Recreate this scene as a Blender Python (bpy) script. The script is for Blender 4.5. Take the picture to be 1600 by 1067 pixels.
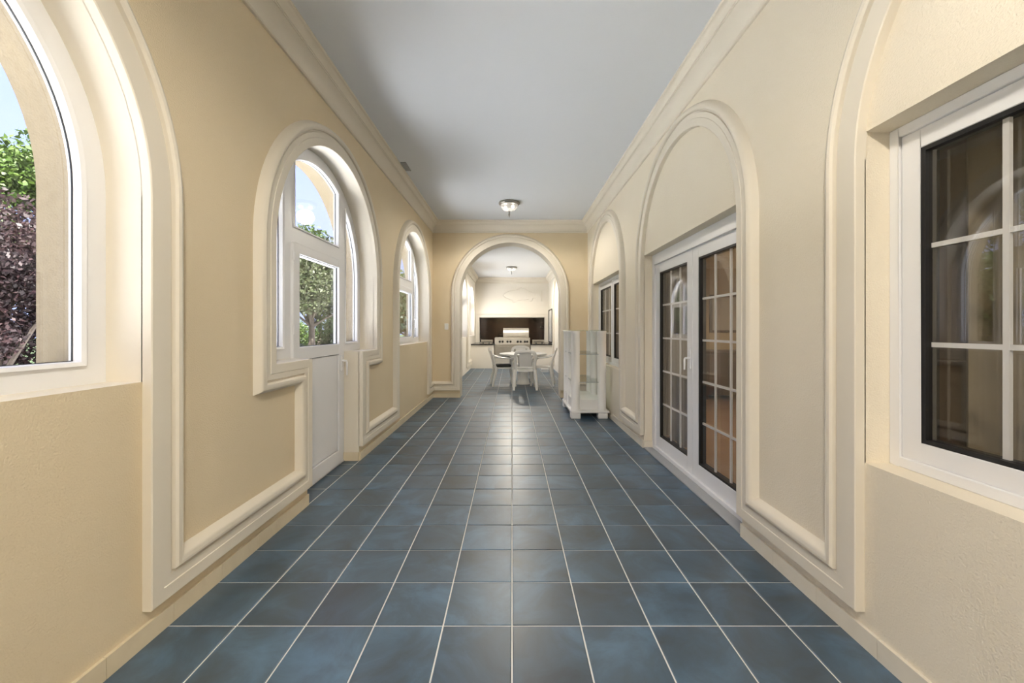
import bpy, bmesh, math, random
import numpy as np
from mathutils import Vector, Matrix

for _o in list(bpy.data.objects):
    bpy.data.objects.remove(_o, do_unlink=True)
SC = bpy.context.scene
COL = SC.collection
PI = math.pi

# ------------------------------------------------------------------ camera
F_PX, HORIZON, CAM_Z = 629.0, 515.0, 1.30
cam_d = bpy.data.cameras.new('camera')
cam = bpy.data.objects.new('camera', cam_d); COL.objects.link(cam)
cam.location = (0, 0, CAM_Z); cam.rotation_euler = (PI/2, 0, 0)
cam_d.sensor_fit = 'HORIZONTAL'; cam_d.sensor_width = 36.0
cam_d.lens = 36.0*F_PX/1600.0
cam_d.shift_y = -(533.5-HORIZON)/1600.0
cam_d.clip_start = 0.05; cam_d.clip_end = 300
SC.camera = cam

# ------------------------------------------------------------------ sky, sun, exposure
SKY_STRENGTH = 2.35
SUN_STRENGTH = 55.0
LAMP_W = 118.0
ROOM_LAMP_W = 130.0
SC.view_settings.view_transform = 'Standard'
SC.view_settings.look = 'None'
SC.view_settings.gamma = 1.0
SC.view_settings.use_curve_mapping = False
SC.view_settings.exposure = 0.32

w = bpy.data.worlds.new('sky'); SC.world = w; w.use_nodes = True
nt = w.node_tree; nt.nodes.clear()
out = nt.nodes.new('ShaderNodeOutputWorld'); bg = nt.nodes.new('ShaderNodeBackground')
tc = nt.nodes.new('ShaderNodeTexCoord'); sep = nt.nodes.new('ShaderNodeSeparateXYZ')
rmp = nt.nodes.new('ShaderNodeValToRGB')
rmp.color_ramp.elements[0].position = 0.0; rmp.color_ramp.elements[0].color = (0.31, 0.365, 0.66, 1)
rmp.color_ramp.elements[1].position = 1.0; rmp.color_ramp.elements[1].color = (0.23, 0.305, 0.66, 1)
cl = nt.nodes.new('ShaderNodeTexNoise'); cl.inputs['Scale'].default_value = 2.2; cl.inputs['Detail'].default_value = 5
clr = nt.nodes.new('ShaderNodeValToRGB')
clr.color_ramp.elements[0].position = 0.42; clr.color_ramp.elements[1].position = 0.72
mx = nt.nodes.new('ShaderNodeMixRGB'); mx.inputs[2].default_value = (0.35, 0.39, 0.62, 1)
nt.links.new(tc.outputs['Generated'], sep.inputs[0]); nt.links.new(sep.outputs['Z'], rmp.inputs[0])
nt.links.new(tc.outputs['Generated'], cl.inputs['Vector']); nt.links.new(cl.outputs['Fac'], clr.inputs[0])
nt.links.new(clr.outputs[0], mx.inputs[0]); nt.links.new(rmp.outputs[0], mx.inputs[1])
nt.links.new(mx.outputs[0], bg.inputs[0]); bg.inputs[1].default_value = SKY_STRENGTH
nt.links.new(bg.outputs[0], out.inputs[0])

sun_d = bpy.data.lights.new('sun', 'SUN'); sun = bpy.data.objects.new('sun', sun_d); COL.objects.link(sun)
sun_d.energy = SUN_STRENGTH; sun_d.angle = 0.03; sun_d.color = (1.0, 0.97, 0.92)
# sun stands high, slightly on the house side of the left facade, behind the camera
_d = Vector((0.30, -0.62, 0.95)).normalized()
sun.rotation_euler = _d.to_track_quat('Z', 'Y').to_euler()
sun.location = (0, -10, 20)

# ------------------------------------------------------------------ materials
M = {}
def mat(name, col, rough=0.6, metal=0.0, spec=0.5, noise=None, bump=None, emit=None, coat=0):
    """noise=(scale, colour2, amount)  bump=(scale, strength)"""
    m = bpy.data.materials.new(name); m.use_nodes = True
    n = m.node_tree.nodes; l = m.node_tree.links
    b = n['Principled BSDF']
    b.inputs['Base Color'].default_value = (*col, 1)
    b.inputs['Roughness'].default_value = rough; b.inputs['Metallic'].default_value = metal
    b.inputs['Specular IOR Level'].default_value = spec
    if coat: b.inputs['Coat Weight'].default_value = coat; b.inputs['Coat Roughness'].default_value = 0.05
    g = n.new('ShaderNodeNewGeometry')
    if noise:
        t = n.new('ShaderNodeTexNoise'); t.inputs['Scale'].default_value = noise[0]; t.inputs['Detail'].default_value = 6
        l.new(g.outputs['Position'], t.inputs['Vector'])
        r = n.new('ShaderNodeValToRGB')
        r.color_ramp.elements[0].position = 0.35; r.color_ramp.elements[1].position = 0.7
        r.color_ramp.elements[0].color = (*col, 1); r.color_ramp.elements[1].color = (*noise[1], 1)
        l.new(t.outputs['Fac'], r.inputs[0]); l.new(r.outputs[0], b.inputs['Base Color'])
    if bump:
        t = n.new('ShaderNodeTexNoise'); t.inputs['Scale'].default_value = bump[0]; t.inputs['Detail'].default_value = 4
        l.new(g.outputs['Position'], t.inputs['Vector'])
        bp = n.new('ShaderNodeBump'); bp.inputs['Strength'].default_value = bump[1]; bp.inputs['Distance'].default_value = 0.004
        l.new(t.outputs['Fac'], bp.inputs['Height']); l.new(bp.outputs['Normal'], b.inputs['Normal'])
    if emit:
        b.inputs['Emission Color'].default_value = (*emit[0], 1); b.inputs['Emission Strength'].default_value = emit[1]
    M[name] = m
    return m

mat('wall', (0.79, 0.67, 0.475), 0.85, spec=0.2, noise=(1.6, (0.765, 0.645, 0.45)), bump=(150, 0.7))
mat('wall_daylit', (0.85, 0.775, 0.635), 0.85, spec=0.2, noise=(1.6, (0.83, 0.75, 0.61)), bump=(150, 0.7))  # cream lightened so the colour carries the stronger daylight on the house wall
mat('trim', (0.80, 0.74, 0.63), 0.6, spec=0.3, noise=(2.5, (0.78, 0.72, 0.61)), bump=(60, 0.05))
mat('ceiling', (0.82, 0.855, 0.90), 0.9, spec=0.1)
mat('far_ceiling', (0.80, 0.80, 0.79), 0.9, spec=0.1)
mat('far_wall', (0.84, 0.79, 0.70), 0.85, spec=0.2)
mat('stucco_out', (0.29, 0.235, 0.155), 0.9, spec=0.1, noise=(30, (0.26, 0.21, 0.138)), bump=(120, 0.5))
mat('pvc', (0.86, 0.86, 0.87), 0.35)
mat('gasket', (0.012, 0.012, 0.013), 0.5)
mat('grey_profile', (0.45, 0.47, 0.49), 0.4, metal=0.3)
mat('skirting', (0.76, 0.66, 0.48), 0.45, noise=(9, (0.70, 0.60, 0.43)))
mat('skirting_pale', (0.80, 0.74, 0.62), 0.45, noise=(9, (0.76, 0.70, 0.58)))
mat('grout', (0.84, 0.83, 0.80), 0.8)
mat('plastic_white', (0.92, 0.915, 0.89), 0.35)
mat('lacquer', (0.92, 0.915, 0.90), 0.3)
mat('nickel', (0.30, 0.29, 0.27), 0.38, metal=1.0)
mat('steel', (0.52, 0.49, 0.43), 0.36, metal=1.0, noise=(4, (0.46, 0.43, 0.38)))
mat('black', (0.015, 0.014, 0.013), 0.45)
mat('granite', (0.018, 0.017, 0.018), 0.12, noise=(60, (0.05, 0.05, 0.05)))
mat('splash', (0.020, 0.011, 0.008), 0.10, noise=(3, (0.035, 0.018, 0.012)))
mat('plate', (0.88, 0.87, 0.84), 0.4)
mat('vent', (0.40, 0.41, 0.42), 0.5)
mat('cushion', (0.02, 0.02, 0.022), 0.8)
mat('cloth', (0.40, 0.34, 0.24), 0.9, noise=(5, (0.34, 0.29, 0.20)))
mat('cloth_grey', (0.50, 0.46, 0.42), 0.9)
mat('wood_dark', (0.07, 0.035, 0.018), 0.35, noise=(3, (0.11, 0.055, 0.028)))
mat('room_wall', (0.58, 0.46, 0.29), 0.8)
mat('room_brown', (0.11, 0.06, 0.033), 0.6)
mat('room_floor', (0.42, 0.27, 0.15), 0.3, noise=(2, (0.50, 0.35, 0.22)))
mat('room_ceiling', (0.75, 0.66, 0.48), 0.8)
mat('bark', (0.045, 0.033, 0.026), 0.9, noise=(6, (0.09, 0.07, 0.055)), bump=(20, 0.8))
mat('bounce_paving', (0.66, 0.68, 0.71), 0.85, noise=(1.2, (0.59, 0.61, 0.64)))  # pale cool tone set for the light it bounces into the gallery
mat('drive', (0.30, 0.33, 0.37), 0.85, noise=(0.8, (0.24, 0.27, 0.31)))
mat('grass', (0.016, 0.032, 0.006), 0.9, noise=(1.5, (0.026, 0.045, 0.01)))

def leaf_mat(name, c1, c2):
    m = mat(name, c1, 0.55, spec=0.3, noise=(2.2, c2))
    b = m.node_tree.nodes['Principled BSDF']
    b.inputs['Subsurface Weight'].default_value = 0.0
    n = m.node_tree.nodes; l = m.node_tree.links
    tr = n.new('ShaderNodeBsdfTranslucent'); mxs = n.new('ShaderNodeMixShader'); mxs.inputs[0].default_value = 0.35
    src = b.inputs['Base Color'].links[0].from_socket
    l.new(src, tr.inputs['Color'])
    o = n['Material Output']
    l.new(b.outputs[0], mxs.inputs[1]); l.new(tr.outputs[0], mxs.inputs[2]); l.new(mxs.outputs[0], o.inputs['Surface'])
leaf_mat('leaf_green', (0.016, 0.034, 0.005), (0.038, 0.062, 0.013))
leaf_mat('leaf_olive', (0.022, 0.032, 0.010), (0.046, 0.052, 0.023))
leaf_mat('leaf_dark', (0.008, 0.019, 0.005), (0.018, 0.032, 0.009))
leaf_mat('leaf_plum', (0.012, 0.006, 0.007), (0.030, 0.015, 0.016))
leaf_mat('leaf_bright', (0.030, 0.062, 0.007), (0.06, 0.092, 0.019))

def glass_mat(name, tint=(1, 1, 1), r0=0.05, rough=0.0):
    m = bpy.data.materials.new(name); m.use_nodes = True
    n = m.node_tree.nodes; l = m.node_tree.links; n.clear()
    o = n.new('ShaderNodeOutputMaterial'); t = n.new('ShaderNodeBsdfTransparent'); t.inputs[0].default_value = (*tint, 1)
    g = n.new('ShaderNodeBsdfGlossy'); g.inputs['Roughness'].default_value = rough
    lw = n.new('ShaderNodeLayerWeight'); lw.inputs['Blend'].default_value = 0.5
    p = n.new('ShaderNodeMath'); p.operation = 'POWER'; p.inputs[1].default_value = 5
    ma = n.new('ShaderNodeMath'); ma.operation = 'MULTIPLY_ADD'; ma.inputs[1].default_value = 1-r0; ma.inputs[2].default_value = r0
    mxs = n.new('ShaderNodeMixShader')
    l.new(lw.outputs['Facing'], p.inputs[0]); l.new(p.outputs[0], ma.inputs[0]); l.new(ma.outputs[0], mxs.inputs[0])
    l.new(t.outputs[0], mxs.inputs[1]); l.new(g.outputs[0], mxs.inputs[2]); l.new(mxs.outputs[0], o.inputs[0])
    M[name] = m
glass_mat('glass', (0.985, 0.99, 0.985), 0.04)
glass_mat('glass_house', (0.93, 0.92, 0.90), 0.12)
glass_mat('glass_shelf', (0.93, 0.97, 0.95), 0.05)
glass_mat('glass_bowl', (0.9, 0.9, 0.88), 0.08, 0.2)

def tile_material():
    m = bpy.data.materials.new('slate_tile'); m.use_nodes = True
    n = m.node_tree.nodes; l = m.node_tree.links; b = n['Principled BSDF']
    g = n.new('ShaderNodeNewGeometry'); oi = n.new('ShaderNodeObjectInfo')
    # every tile gets its own piece of the mottled glaze
    add = n.new('ShaderNodeVectorMath'); add.operation = 'MULTIPLY_ADD'
    cmb = n.new('ShaderNodeCombineXYZ')
    mul = n.new('ShaderNodeMath'); mul.operation = 'MULTIPLY'; mul.inputs[1].default_value = 37.0
    l.new(oi.outputs['Random'], mul.inputs[0]); l.new(mul.outputs[0], cmb.inputs['Z'])
    l.new(g.outputs['Position'], add.inputs[0]); add.inputs[1].default_value = (1, 1, 1); l.new(cmb.outputs[0], add.inputs[2])
    n1 = n.new('ShaderNodeTexNoise'); n1.inputs['Scale'].default_value = 3.2; n1.inputs['Detail'].default_value = 7; n1.inputs['Roughness'].default_value = 0.6
    n1.inputs['Distortion'].default_value = 0.6
    l.new(add.outputs[0], n1.inputs['Vector'])
    r = n.new('ShaderNodeValToRGB'); e = r.color_ramp.elements
    e[0].position = 0.30; e[0].color = (0.030, 0.046, 0.064, 1)
    e[1].position = 0.74; e[1].color = (0.092, 0.190, 0.310, 1)
    k = r.color_ramp.elements.new(0.5); k.color = (0.046, 0.090, 0.140, 1)
    l.new(n1.outputs['Fac'], r.inputs[0])
    hv = n.new('ShaderNodeHueSaturation')
    mr = n.new('ShaderNodeMapRange'); mr.inputs[3].default_value = 0.8; mr.inputs[4].default_value = 1.2
    l.new(oi.outputs['Random'], mr.inputs[0]); l.new(mr.outputs[0], hv.inputs['Value']); l.new(r.outputs[0], hv.inputs['Color'])
    l.new(hv.outputs[0], b.inputs['Base Color'])
    rr = n.new('ShaderNodeMapRange'); rr.inputs[3].default_value = 0.30; rr.inputs[4].default_value = 0.44
    l.new(n1.outputs['Fac'], rr.inputs[0]); l.new(rr.outputs[0], b.inputs['Roughness'])
    b.inputs['Specular IOR Level'].default_value = 1.0; b.inputs['IOR'].default_value = 1.58
    bp = n.new('ShaderNodeBump'); bp.inputs['Strength'].default_value = 0.06; bp.inputs['Distance'].default_value = 0.004
    l.new(n1.outputs['Fac'], bp.inputs['Height']); l.new(bp.outputs[0], b.inputs['Normal'])
    M['tile'] = m
tile_material()

# ------------------------------------------------------------------ mesh helpers
class MB:
    """collects faces (with a material slot each) and links them as ONE mesh object"""
    def __init__(s): s.v = []; s.f = []; s.m = []
    def vert(s, p): s.v.append(tuple(p)); return len(s.v)-1
    def face(s, pts, mi=0):
        s.f.append([s.vert(p) for p in pts]); s.m.append(mi)
    def quad(s, a, b, c, d, mi=0): s.face((a, b, c, d), mi)
    def box(s, x0, x1, y0, y1, z0, z1, mi=0):
        x0, x1 = min(x0, x1), max(x0, x1); y0, y1 = min(y0, y1), max(y0, y1); z0, z1 = min(z0, z1), max(z0, z1)
        P = [(x, y, z) for x in (x0, x1) for y in (y0, y1) for z in (z0, z1)]
        for q in ((0, 1, 3, 2), (4, 6, 7, 5), (0, 4, 5, 1), (2, 3, 7, 6), (0, 2, 6, 4), (1, 5, 7, 3)):
            s.face([P[i] for i in q], mi)
        return s
    def tube(s, pts, rad, n=10, cap=True, ref=None, mi=0):
        """elliptical section along a 3D polyline; rad = r, (a,b) or list of them; a lies across ref"""
        pts = [Vector(p) for p in pts]; K = len(pts)
        if not isinstance(rad, list): rad = [rad]*K
        rings = []
        prev = None
        for i, p in enumerate(pts):
            t = (pts[min(i+1, K-1)]-pts[max(i-1, 0)]).normalized()
            if ref is not None: u = Vector(ref)-t*t.dot(Vector(ref))
            elif prev is not None: u = prev-t*t.dot(prev)
            else:
                u = Vector((0, 0, 1)) if abs(t.z) < 0.9 else Vector((1, 0, 0)); u = u-t*t.dot(u)
            u.normalize(); prev = u; vv = t.cross(u)
            a, b = rad[i] if isinstance(rad[i], tuple) else (rad[i], rad[i])
            rings.append([p+vv*(a*math.cos(2*PI*k/n))+u*(b*math.sin(2*PI*k/n)) for k in range(n)])
        for i in range(K-1):
            for k in range(n):
                s.quad(rings[i][k], rings[i][(k+1) % n], rings[i+1][(k+1) % n], rings[i+1][k], mi)
        if cap:
            s.face(rings[0][::-1], mi); s.face(rings[-1], mi)
        return s
    def lathe(s, prof, c=(0, 0, 0), n=28, mi=0, capb=False, capt=False):
        cx, cy, cz = c
        rings = [[(cx+r*math.cos(2*PI*k/n), cy+r*math.sin(2*PI*k/n), cz+z) for k in range(n)] for r, z in prof]
        for i in range(len(prof)-1):
            for k in range(n):
                s.quad(rings[i][k], rings[i][(k+1) % n], rings[i+1][(k+1) % n], rings[i+1][k], mi)
        if capb: s.face(rings[0][::-1], mi)
        if capt: s.face(rings[-1], mi)
        return s
    def sweep(s, path, prof, fn, closed=False, mi=0):
        """mitred sweep of prof [(d,h)] along a 2D path; d is measured to the LEFT of travel; fn(u,v,h)->xyz"""
        P = [Vector(p) for p in path]; K = len(P); off = []
        for i in range(K):
            if closed: a, b, c = P[i-1], P[i], P[(i+1) % K]
            else: a, b, c = P[max(i-1, 0)], P[i], P[min(i+1, K-1)]
            d1 = (b-a) if (b-a).length > 1e-9 else (c-b)
            d2 = (c-b) if (c-b).length > 1e-9 else (b-a)
            d1 = d1.normalized(); d2 = d2.normalized()
            n1 = Vector((-d1.y, d1.x)); n2 = Vector((-d2.y, d2.x))
            m = n1+n2
            if m.length < 1e-6: m = n1
            m.normalize(); off.append(m/max(0.2, m.dot(n1)))
        R = range(K if closed else K-1)
        for i in R:
            j = (i+1) % K
            for k in range(len(prof)-1):
                (da, ha), (db, hb) = prof[k], prof[k+1]
                q = []
                for (ii, d, h) in ((i, da, ha), (j, da, ha), (j, db, hb), (i, db, hb)):
                    w2 = P[ii]+off[ii]*d
                    q.append(fn(w2.x, w2.y, h))
                s.quad(*q, mi)
        return s
    def plate(s, cols, h0, h1, fn, mi=0, edge_mi=0):
        """flat slab between h0 and h1; cols = [(ua,ub,[(lo_a,lo_b,hi_a,hi_b),...])] side by side"""
        for (ua, ub, iv) in cols:
            for (la, lb, ha, hb) in iv:
                for h in (h0, h1):
                    s.quad(fn(ua, la, h), fn(ub, lb, h), fn(ub, hb, h), fn(ua, ha, h), mi)
                s.quad(fn(ua, la, h0), fn(ub, lb, h0), fn(ub, lb, h1), fn(ua, la, h1), edge_mi)
                s.quad(fn(ua, ha, h0), fn(ub, hb, h0), fn(ub, hb, h1), fn(ua, ha, h1), edge_mi)
        for i in range(len(cols)+1):
            A = [] if i == 0 else [(c[1], c[3]) for c in cols[i-1][2]]
            B = [] if i == len(cols) else [(c[0], c[2]) for c in cols[i][2]]
            u = cols[i][0] if i < len(cols) else cols[-1][1]
            zs = sorted(set([round(z, 6) for t in A+B for z in t]))
            for z0, z1 in zip(zs[:-1], zs[1:]):
                mid = (z0+z1)/2
                ina = any(a < mid < b for a, b in A); inb = any(a < mid < b for a, b in B)
                if ina != inb and z1-z0 > 1e-5:
                    s.quad(fn(u, z0, h0), fn(u, z1, h0), fn(u, z1, h1), fn(u, z0, h1), edge_mi)
        return s
    def mesh(s, name, mats, smooth=True, angle=32):
        bm = bmesh.new()
        vs = [bm.verts.new(v) for v in s.v]
        for f, mi in zip(s.f, s.m):
            try:
                fa = bm.faces.new([vs[i] for i in f]); fa.material_index = mi
            except ValueError: pass
        bmesh.ops.remove_doubles(bm, verts=bm.verts, dist=2e-5)
        bmesh.ops.dissolve_degenerate(bm, edges=bm.edges, dist=1e-6)
        bmesh.ops.recalc_face_normals(bm, faces=bm.faces)
        me = bpy.data.meshes.new(name); bm.to_mesh(me); bm.free()
        for mm in (mats if isinstance(mats, (list, tuple)) else [mats]): me.materials.append(M[mm])
        if smooth:
            me.polygons.foreach_set('use_smooth', [True]*len(me.polygons))
            me.set_sharp_from_angle(angle=math.radians(angle))
        return me
    def build(s, name, mats, parent=None, smooth=True, bevel=0, angle=32):
        o = bpy.data.objects.new(name, s.mesh(name, mats, smooth, angle)); COL.objects.link(o)
        if parent is not None: o.parent = parent
        if bevel:
            b = o.modifiers.new('bevel', 'BEVEL'); b.width = bevel; b.segments = 2; b.limit_method = 'ANGLE'
            b.harden_normals = False
        return o

def tag(o, label=None, cat=None, group=None, kind=None):
    if label: o['label'] = label
    if cat: o['category'] = cat
    if group: o['group'] = group
    if kind: o['kind'] = kind
    return o
def empty(name, loc=(0, 0, 0), rz=0.0):
    o = bpy.data.objects.new(name, None); COL.objects.link(o)
    o.location = loc; o.rotation_euler = (0, 0, rz); o.empty_display_size = 0.1
    return o
def copy_tree(o, parent=None):
    c = o.copy(); COL.objects.link(c); c.parent = parent
    for ch in list(o.children): copy_tree(ch, c)
    return c
def inst(name, me, loc, parent=None, rz=0):
    o = bpy.data.objects.new(name, me); COL.objects.link(o); o.location = loc; o.rotation_euler = (0, 0, rz)
    if parent is not None: o.parent = parent
    return o
def struct(o, label, cat): return tag(o, label, cat, kind='structure')

# ------------------------------------------------------------------ main dimensions
XL, XR = -1.52, 1.45            # faces of the two long walls
Y0, YE = -4.9, 7.71             # room behind the camera .. face of the end wall
ZC = 3.37                       # ceiling
R_IN = 0.945                    # radius of every arch opening
CENT = [0.71, 3.48, 6.26]       # arch centres along the gallery
CENTB = [-2.06]                 # one more bay behind the camera
ZSL, ZSR = 1.85, 2.0            # spring lines
SILL = 1.085
BAND = 0.14                     # bottom of the moulding band
DOOR = (2.99, 4.00)             # garden door opening in the left wall
def LW(u, v, h): return (XL+h, u, v)
def RW(u, v, h): return (XR-h, u, v)
def EW(u, v, h): return (u, YE-h, v)
NA = 40
def arch_z(y, yc, zs, r):
    d = r*r-(y-yc)**2
    return zs+math.sqrt(max(0.0, d))
def arch_us(yc, r, n=NA): return [yc-r*math.cos(PI*k/n) for k in range(n+1)]

# ------------------------------------------------------------------ floor
TILE, GAP = 0.303, 0.007
floor = MB().box(-1.75, 1.72, Y0, 15.6, -0.12, -0.004).build('floor', 'grout')
struct(floor, 'slate blue ceramic tile floor with pale grout lines', 'floor')
tm = MB()
a = TILE/2-GAP/2; c = 0.003
for (z0, i0, z1, i1) in ((-0.006, a, 0.0-c*0.6, a), (-c*0.6, a, 0.0, a-c)):
    q0 = [(-i0, -i0, z0), (i0, -i0, z0), (i0, i0, z0), (-i0, i0, z0)]; q1 = [(-i1, -i1, z1), (i1, -i1, z1), (i1, i1, z1), (-i1, i1, z1)]
    for k in range(4): tm.quad(q0[k], q0[(k+1) % 4], q1[(k+1) % 4], q1[k])
tm.face([(-a+c, -a+c, 0), (a-c, -a+c, 0), (a-c, a-c, 0), (-a+c, a-c, 0)])
tile_me = tm.mesh('tile', 'tile', smooth=False)
ROW0 = 1.770
tiles = []; rest = []
for r in range(-23, 47):
    y = ROW0+(r+0.5)*TILE
    for k in range(-6, 6):
        x = (k+0.5)*TILE
        if y > 15.3: continue
        # the visible near field: from the bottom edge of the frame onwards, between the walls
        seen = y > 1.35 and -5 <= k <= 4 and abs(x) < y*1.32
        (tiles if seen else rest).append((x, y))
tiles.sort(key=lambda p: p[1])
rest += tiles[300:]; tiles = tiles[:300]
for (x, y) in tiles: inst('tile', tile_me, (x, y, 0), floor)
rb = MB()
for (x, y) in rest:
    rb.quad((x-a, y-a, 0), (x+a, y-a, 0), (x+a, y+a, 0), (x-a, y+a, 0))
ro = rb.build('tile_field', 'tile', floor, smooth=False); ro['kind'] = 'stuff'

# ------------------------------------------------------------------ ceiling
ceil = MB().box(-1.95, 1.75, Y0-0.2, YE+0.30, ZC, ZC+0.25).build('ceiling', 'ceiling')
struct(ceil, 'plain pale grey painted ceiling of the gallery', 'ceiling')

# ------------------------------------------------------------------ left wall
def wall_cols(u0, u1, openings, top):
    """openings: (yc, r, zs, sill, slot) sorted"""
    cols = []; u = u0
    for (yc, r, zs, sill, slot) in openings:
        cols.append((u, yc-r, [(0, 0, top, top)]))
        us = arch_us(yc, r)
        if slot: us = sorted(set([round(x, 6) for x in us+list(slot)]))
        for a, b in zip(us[:-1], us[1:]):
            za, zb = arch_z(a, yc, zs, r), arch_z(b, yc, zs, r)
            iv = [(za, zb, top, top)]
            if not (slot and slot[0]-1e-5 <= a and b <= slot[1]+1e-5): iv.insert(0, (0, 0, sill, sill))
            cols.append((a, b, iv))
        u = yc+r
    cols.append((u, u1, [(0, 0, top, top)]))
    return cols
opsL = [(yc, R_IN, ZSL, SILL, DOOR if abs(yc-3.48) < .01 else None) for yc in CENTB+CENT]
wl = MB().plate(wall_cols(Y0, YE+0.3, opsL, ZC), 0, -0.196, LW, 0, 1).build('wall_left', ['wall', 'trim'], angle=25)
struct(wl, 'cream plastered wall with three tall arched openings to the garden', 'wall')
R_OUT = 0.872
opsX = [(yc, R_OUT, ZSL, 1.13, (DOOR[0]+.07, DOOR[1]-.07) if abs(yc-3.48) < .01 else None) for yc in CENTB+CENT]
wx = MB().plate(wall_cols(Y0, YE+0.3, opsX, ZC+.5), -0.196, -0.350, LW, 0, 0).build('wall_facade', 'stucco_out', angle=25)
struct(wx, 'beige stucco outer wall seen as deep reveals outside the glass', 'wall')

TRIM = [(0, -0.004), (0, 0.036), (0.004, 0.040), (0.058, 0.040), (0.061, 0.036), (0.096, 0.036), (0.100, 0.027), (0.110, 0.027),
        (0.112, 0.044), (0.120, 0.053), (0.132, 0.056), (0.144, 0.052), (0.156, 0.040), (0.165, 0.022), (0.172, 0.006), (0.176, -0.004)]
def arch_path(yc, zs, r, n=NA): return [(yc-r*math.cos(PI*k/n), zs+r*math.sin(PI*k/n)) for k in range(n+1)]
def long_trim(cents, zs, y_start, y_end, door_c=None, slot=None):
    p = [(y_start, BAND)]
    for yc in cents:
        if door_c is not None and abs(yc-door_c) < .01 and slot:
            p += [(slot[0], BAND), (slot[0], SILL), (yc-R_IN, SILL)] + arch_path(yc, zs, R_IN) + [(yc+R_IN, SILL), (slot[1], SILL), (slot[1], BAND)]
        else:
            p += [(yc-R_IN, BAND)] + arch_path(yc, zs, R_IN) + [(yc+R_IN, BAND)]
    p.append((y_end, BAND))
    return p
tl = MB().sweep(long_trim(CENTB+CENT, ZSL, Y0, YE, 3.48, DOOR), TRIM, LW).build('trim_1', 'trim', angle=28)
struct(tl, 'off white moulding running round the garden windows and along the base', 'moulding')

# ------------------------------------------------------------------ right wall
LINTEL, RSILL = 2.11, 0.752
def right_cols():
    cols = []; u = Y0
    for i, yc in enumerate(CENTB+CENT):
        cols.append((u, yc-R_IN, [(0, 0, ZC, ZC)]))
        door = abs(yc-3.48) < .01
        iv = [(LINTEL, LINTEL, ZC, ZC)]
        if not door: iv.insert(0, (0, 0, RSILL, RSILL))
        cols.append((yc-R_IN, yc+R_IN, iv)); u = yc+R_IN
    cols.append((u, YE+.3, [(0, 0, ZC, ZC)]))
    return cols
wr = MB().plate(right_cols(), 0, -0.22, RW, 0, 0).build('wall_right', 'wall_daylit', angle=25)
struct(wr, 'cream plastered house wall with blind arches over windows and door', 'wall')
tr_ = MB().sweep(long_trim(CENTB+CENT, ZSR, Y0, YE), TRIM, RW).build('trim_2', 'trim', angle=28)
struct(tr_, 'off white arched moulding round the house windows and patio door', 'moulding')

# ------------------------------------------------------------------ end wall with the open arch
EC, ER = -0.035, 0.96
ecols = [(XL-.1, EC-ER, [(0, 0, ZC, ZC)])]
for a_, b_ in zip(arch_us(EC, ER)[:-1], arch_us(EC, ER)[1:]):
    ecols.append((a_, b_, [(arch_z(a_, EC, ZSR, ER), arch_z(b_, EC, ZSR, ER), ZC, ZC)]))
ecols.append((EC+ER, XR+.1, [(0, 0, ZC, ZC)]))
we = MB().plate(ecols, 0, -0.32, EW, 0, 1).build('wall_end', ['wall', 'trim'], angle=25)
struct(we, 'cream end wall pierced by one wide round archway', 'wall')
te = MB().sweep([(XL, BAND), (EC-ER, BAND)]+arch_path(EC, ZSR, ER)+[(EC+ER, BAND), (XR, BAND)], TRIM, EW).build('trim_3', 'trim', angle=28)
struct(te, 'off white moulding framing the archway at the end', 'moulding')
wb = MB().box(XL-.4, XR+.3, Y0-.2, Y0, 0, ZC).build('wall_back', 'wall')
struct(wb, 'plain cream wall closing the gallery behind', 'wall')

# ------------------------------------------------------------------ crown
CROWN = [(0.0, 3.150), (0.016, 3.150), (0.024, 3.158), (0.024, 3.172), (0.014, 3.178), (0.016, 3.200), (0.024, 3.225), (0.040, 3.252),
         (0.062, 3.274), (0.080, 3.284), (0.086, 3.284), (0.086, 3.294), (0.092, 3.296), (0.096, 3.312), (0.106, 3.334), (0.122, 3.350),
         (0.128, 3.352), (0.132, 3.358), (0.132, 3.372)]
cr = MB().sweep([(XL, Y0), (XR, Y0), (XR, YE), (XL, YE)], CROWN, lambda u, v, h: (u, v, h), closed=True).build('trim_4', 'trim', angle=28)
struct(cr, 'cream stepped crown moulding round the gallery ceiling', 'moulding')

# ------------------------------------------------------------------ skirting tiles
def skirting(name, runs, label, tile_mat='skirting'):
    root = empty(name); struct(root, label, 'skirting')
    cache = {}
    for (axis, fix, s, e, side) in runs:
        n = max(1, round((e-s)/0.303)); L = (e-s)/n
        key = (round(L, 4), axis, side)
        if key not in cache:
            t = 0.014
            b = MB()
            if axis == 'y': b.box(-0.002*side, t*side, -L/2+.0012, L/2-.0012, 0.0005, 0.082)
            else: b.box(-L/2+.0012, L/2-.0012, -0.002*side, t*side, 0.0005, 0.082)
            cache[key] = b.mesh('skirting_tile', tile_mat, smooth=False)
        for k in range(n):
            m_ = s+(k+.5)*L
            inst('skirting_tile', cache[key], (fix, m_, 0) if axis == 'y' else (m_, fix, 0), root)
    return root
skirting('baseboard_left', [('y', XL, 0.0, DOOR[0], 1), ('y', XL, DOOR[1], YE, 1), ('x', DOOR[1], XL-.19, XL, -1)], 'low beige tile skirting along the garden wall')
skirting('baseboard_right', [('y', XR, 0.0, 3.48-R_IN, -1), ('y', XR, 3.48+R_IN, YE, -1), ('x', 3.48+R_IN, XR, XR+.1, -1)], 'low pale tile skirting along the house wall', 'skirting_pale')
skirting('baseboard_end', [('x', YE, XL+.014, EC-ER, -1), ('x', YE, EC+ER, XR-.014, -1)], 'low beige tile skirting under the end archway moulding')

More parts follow.
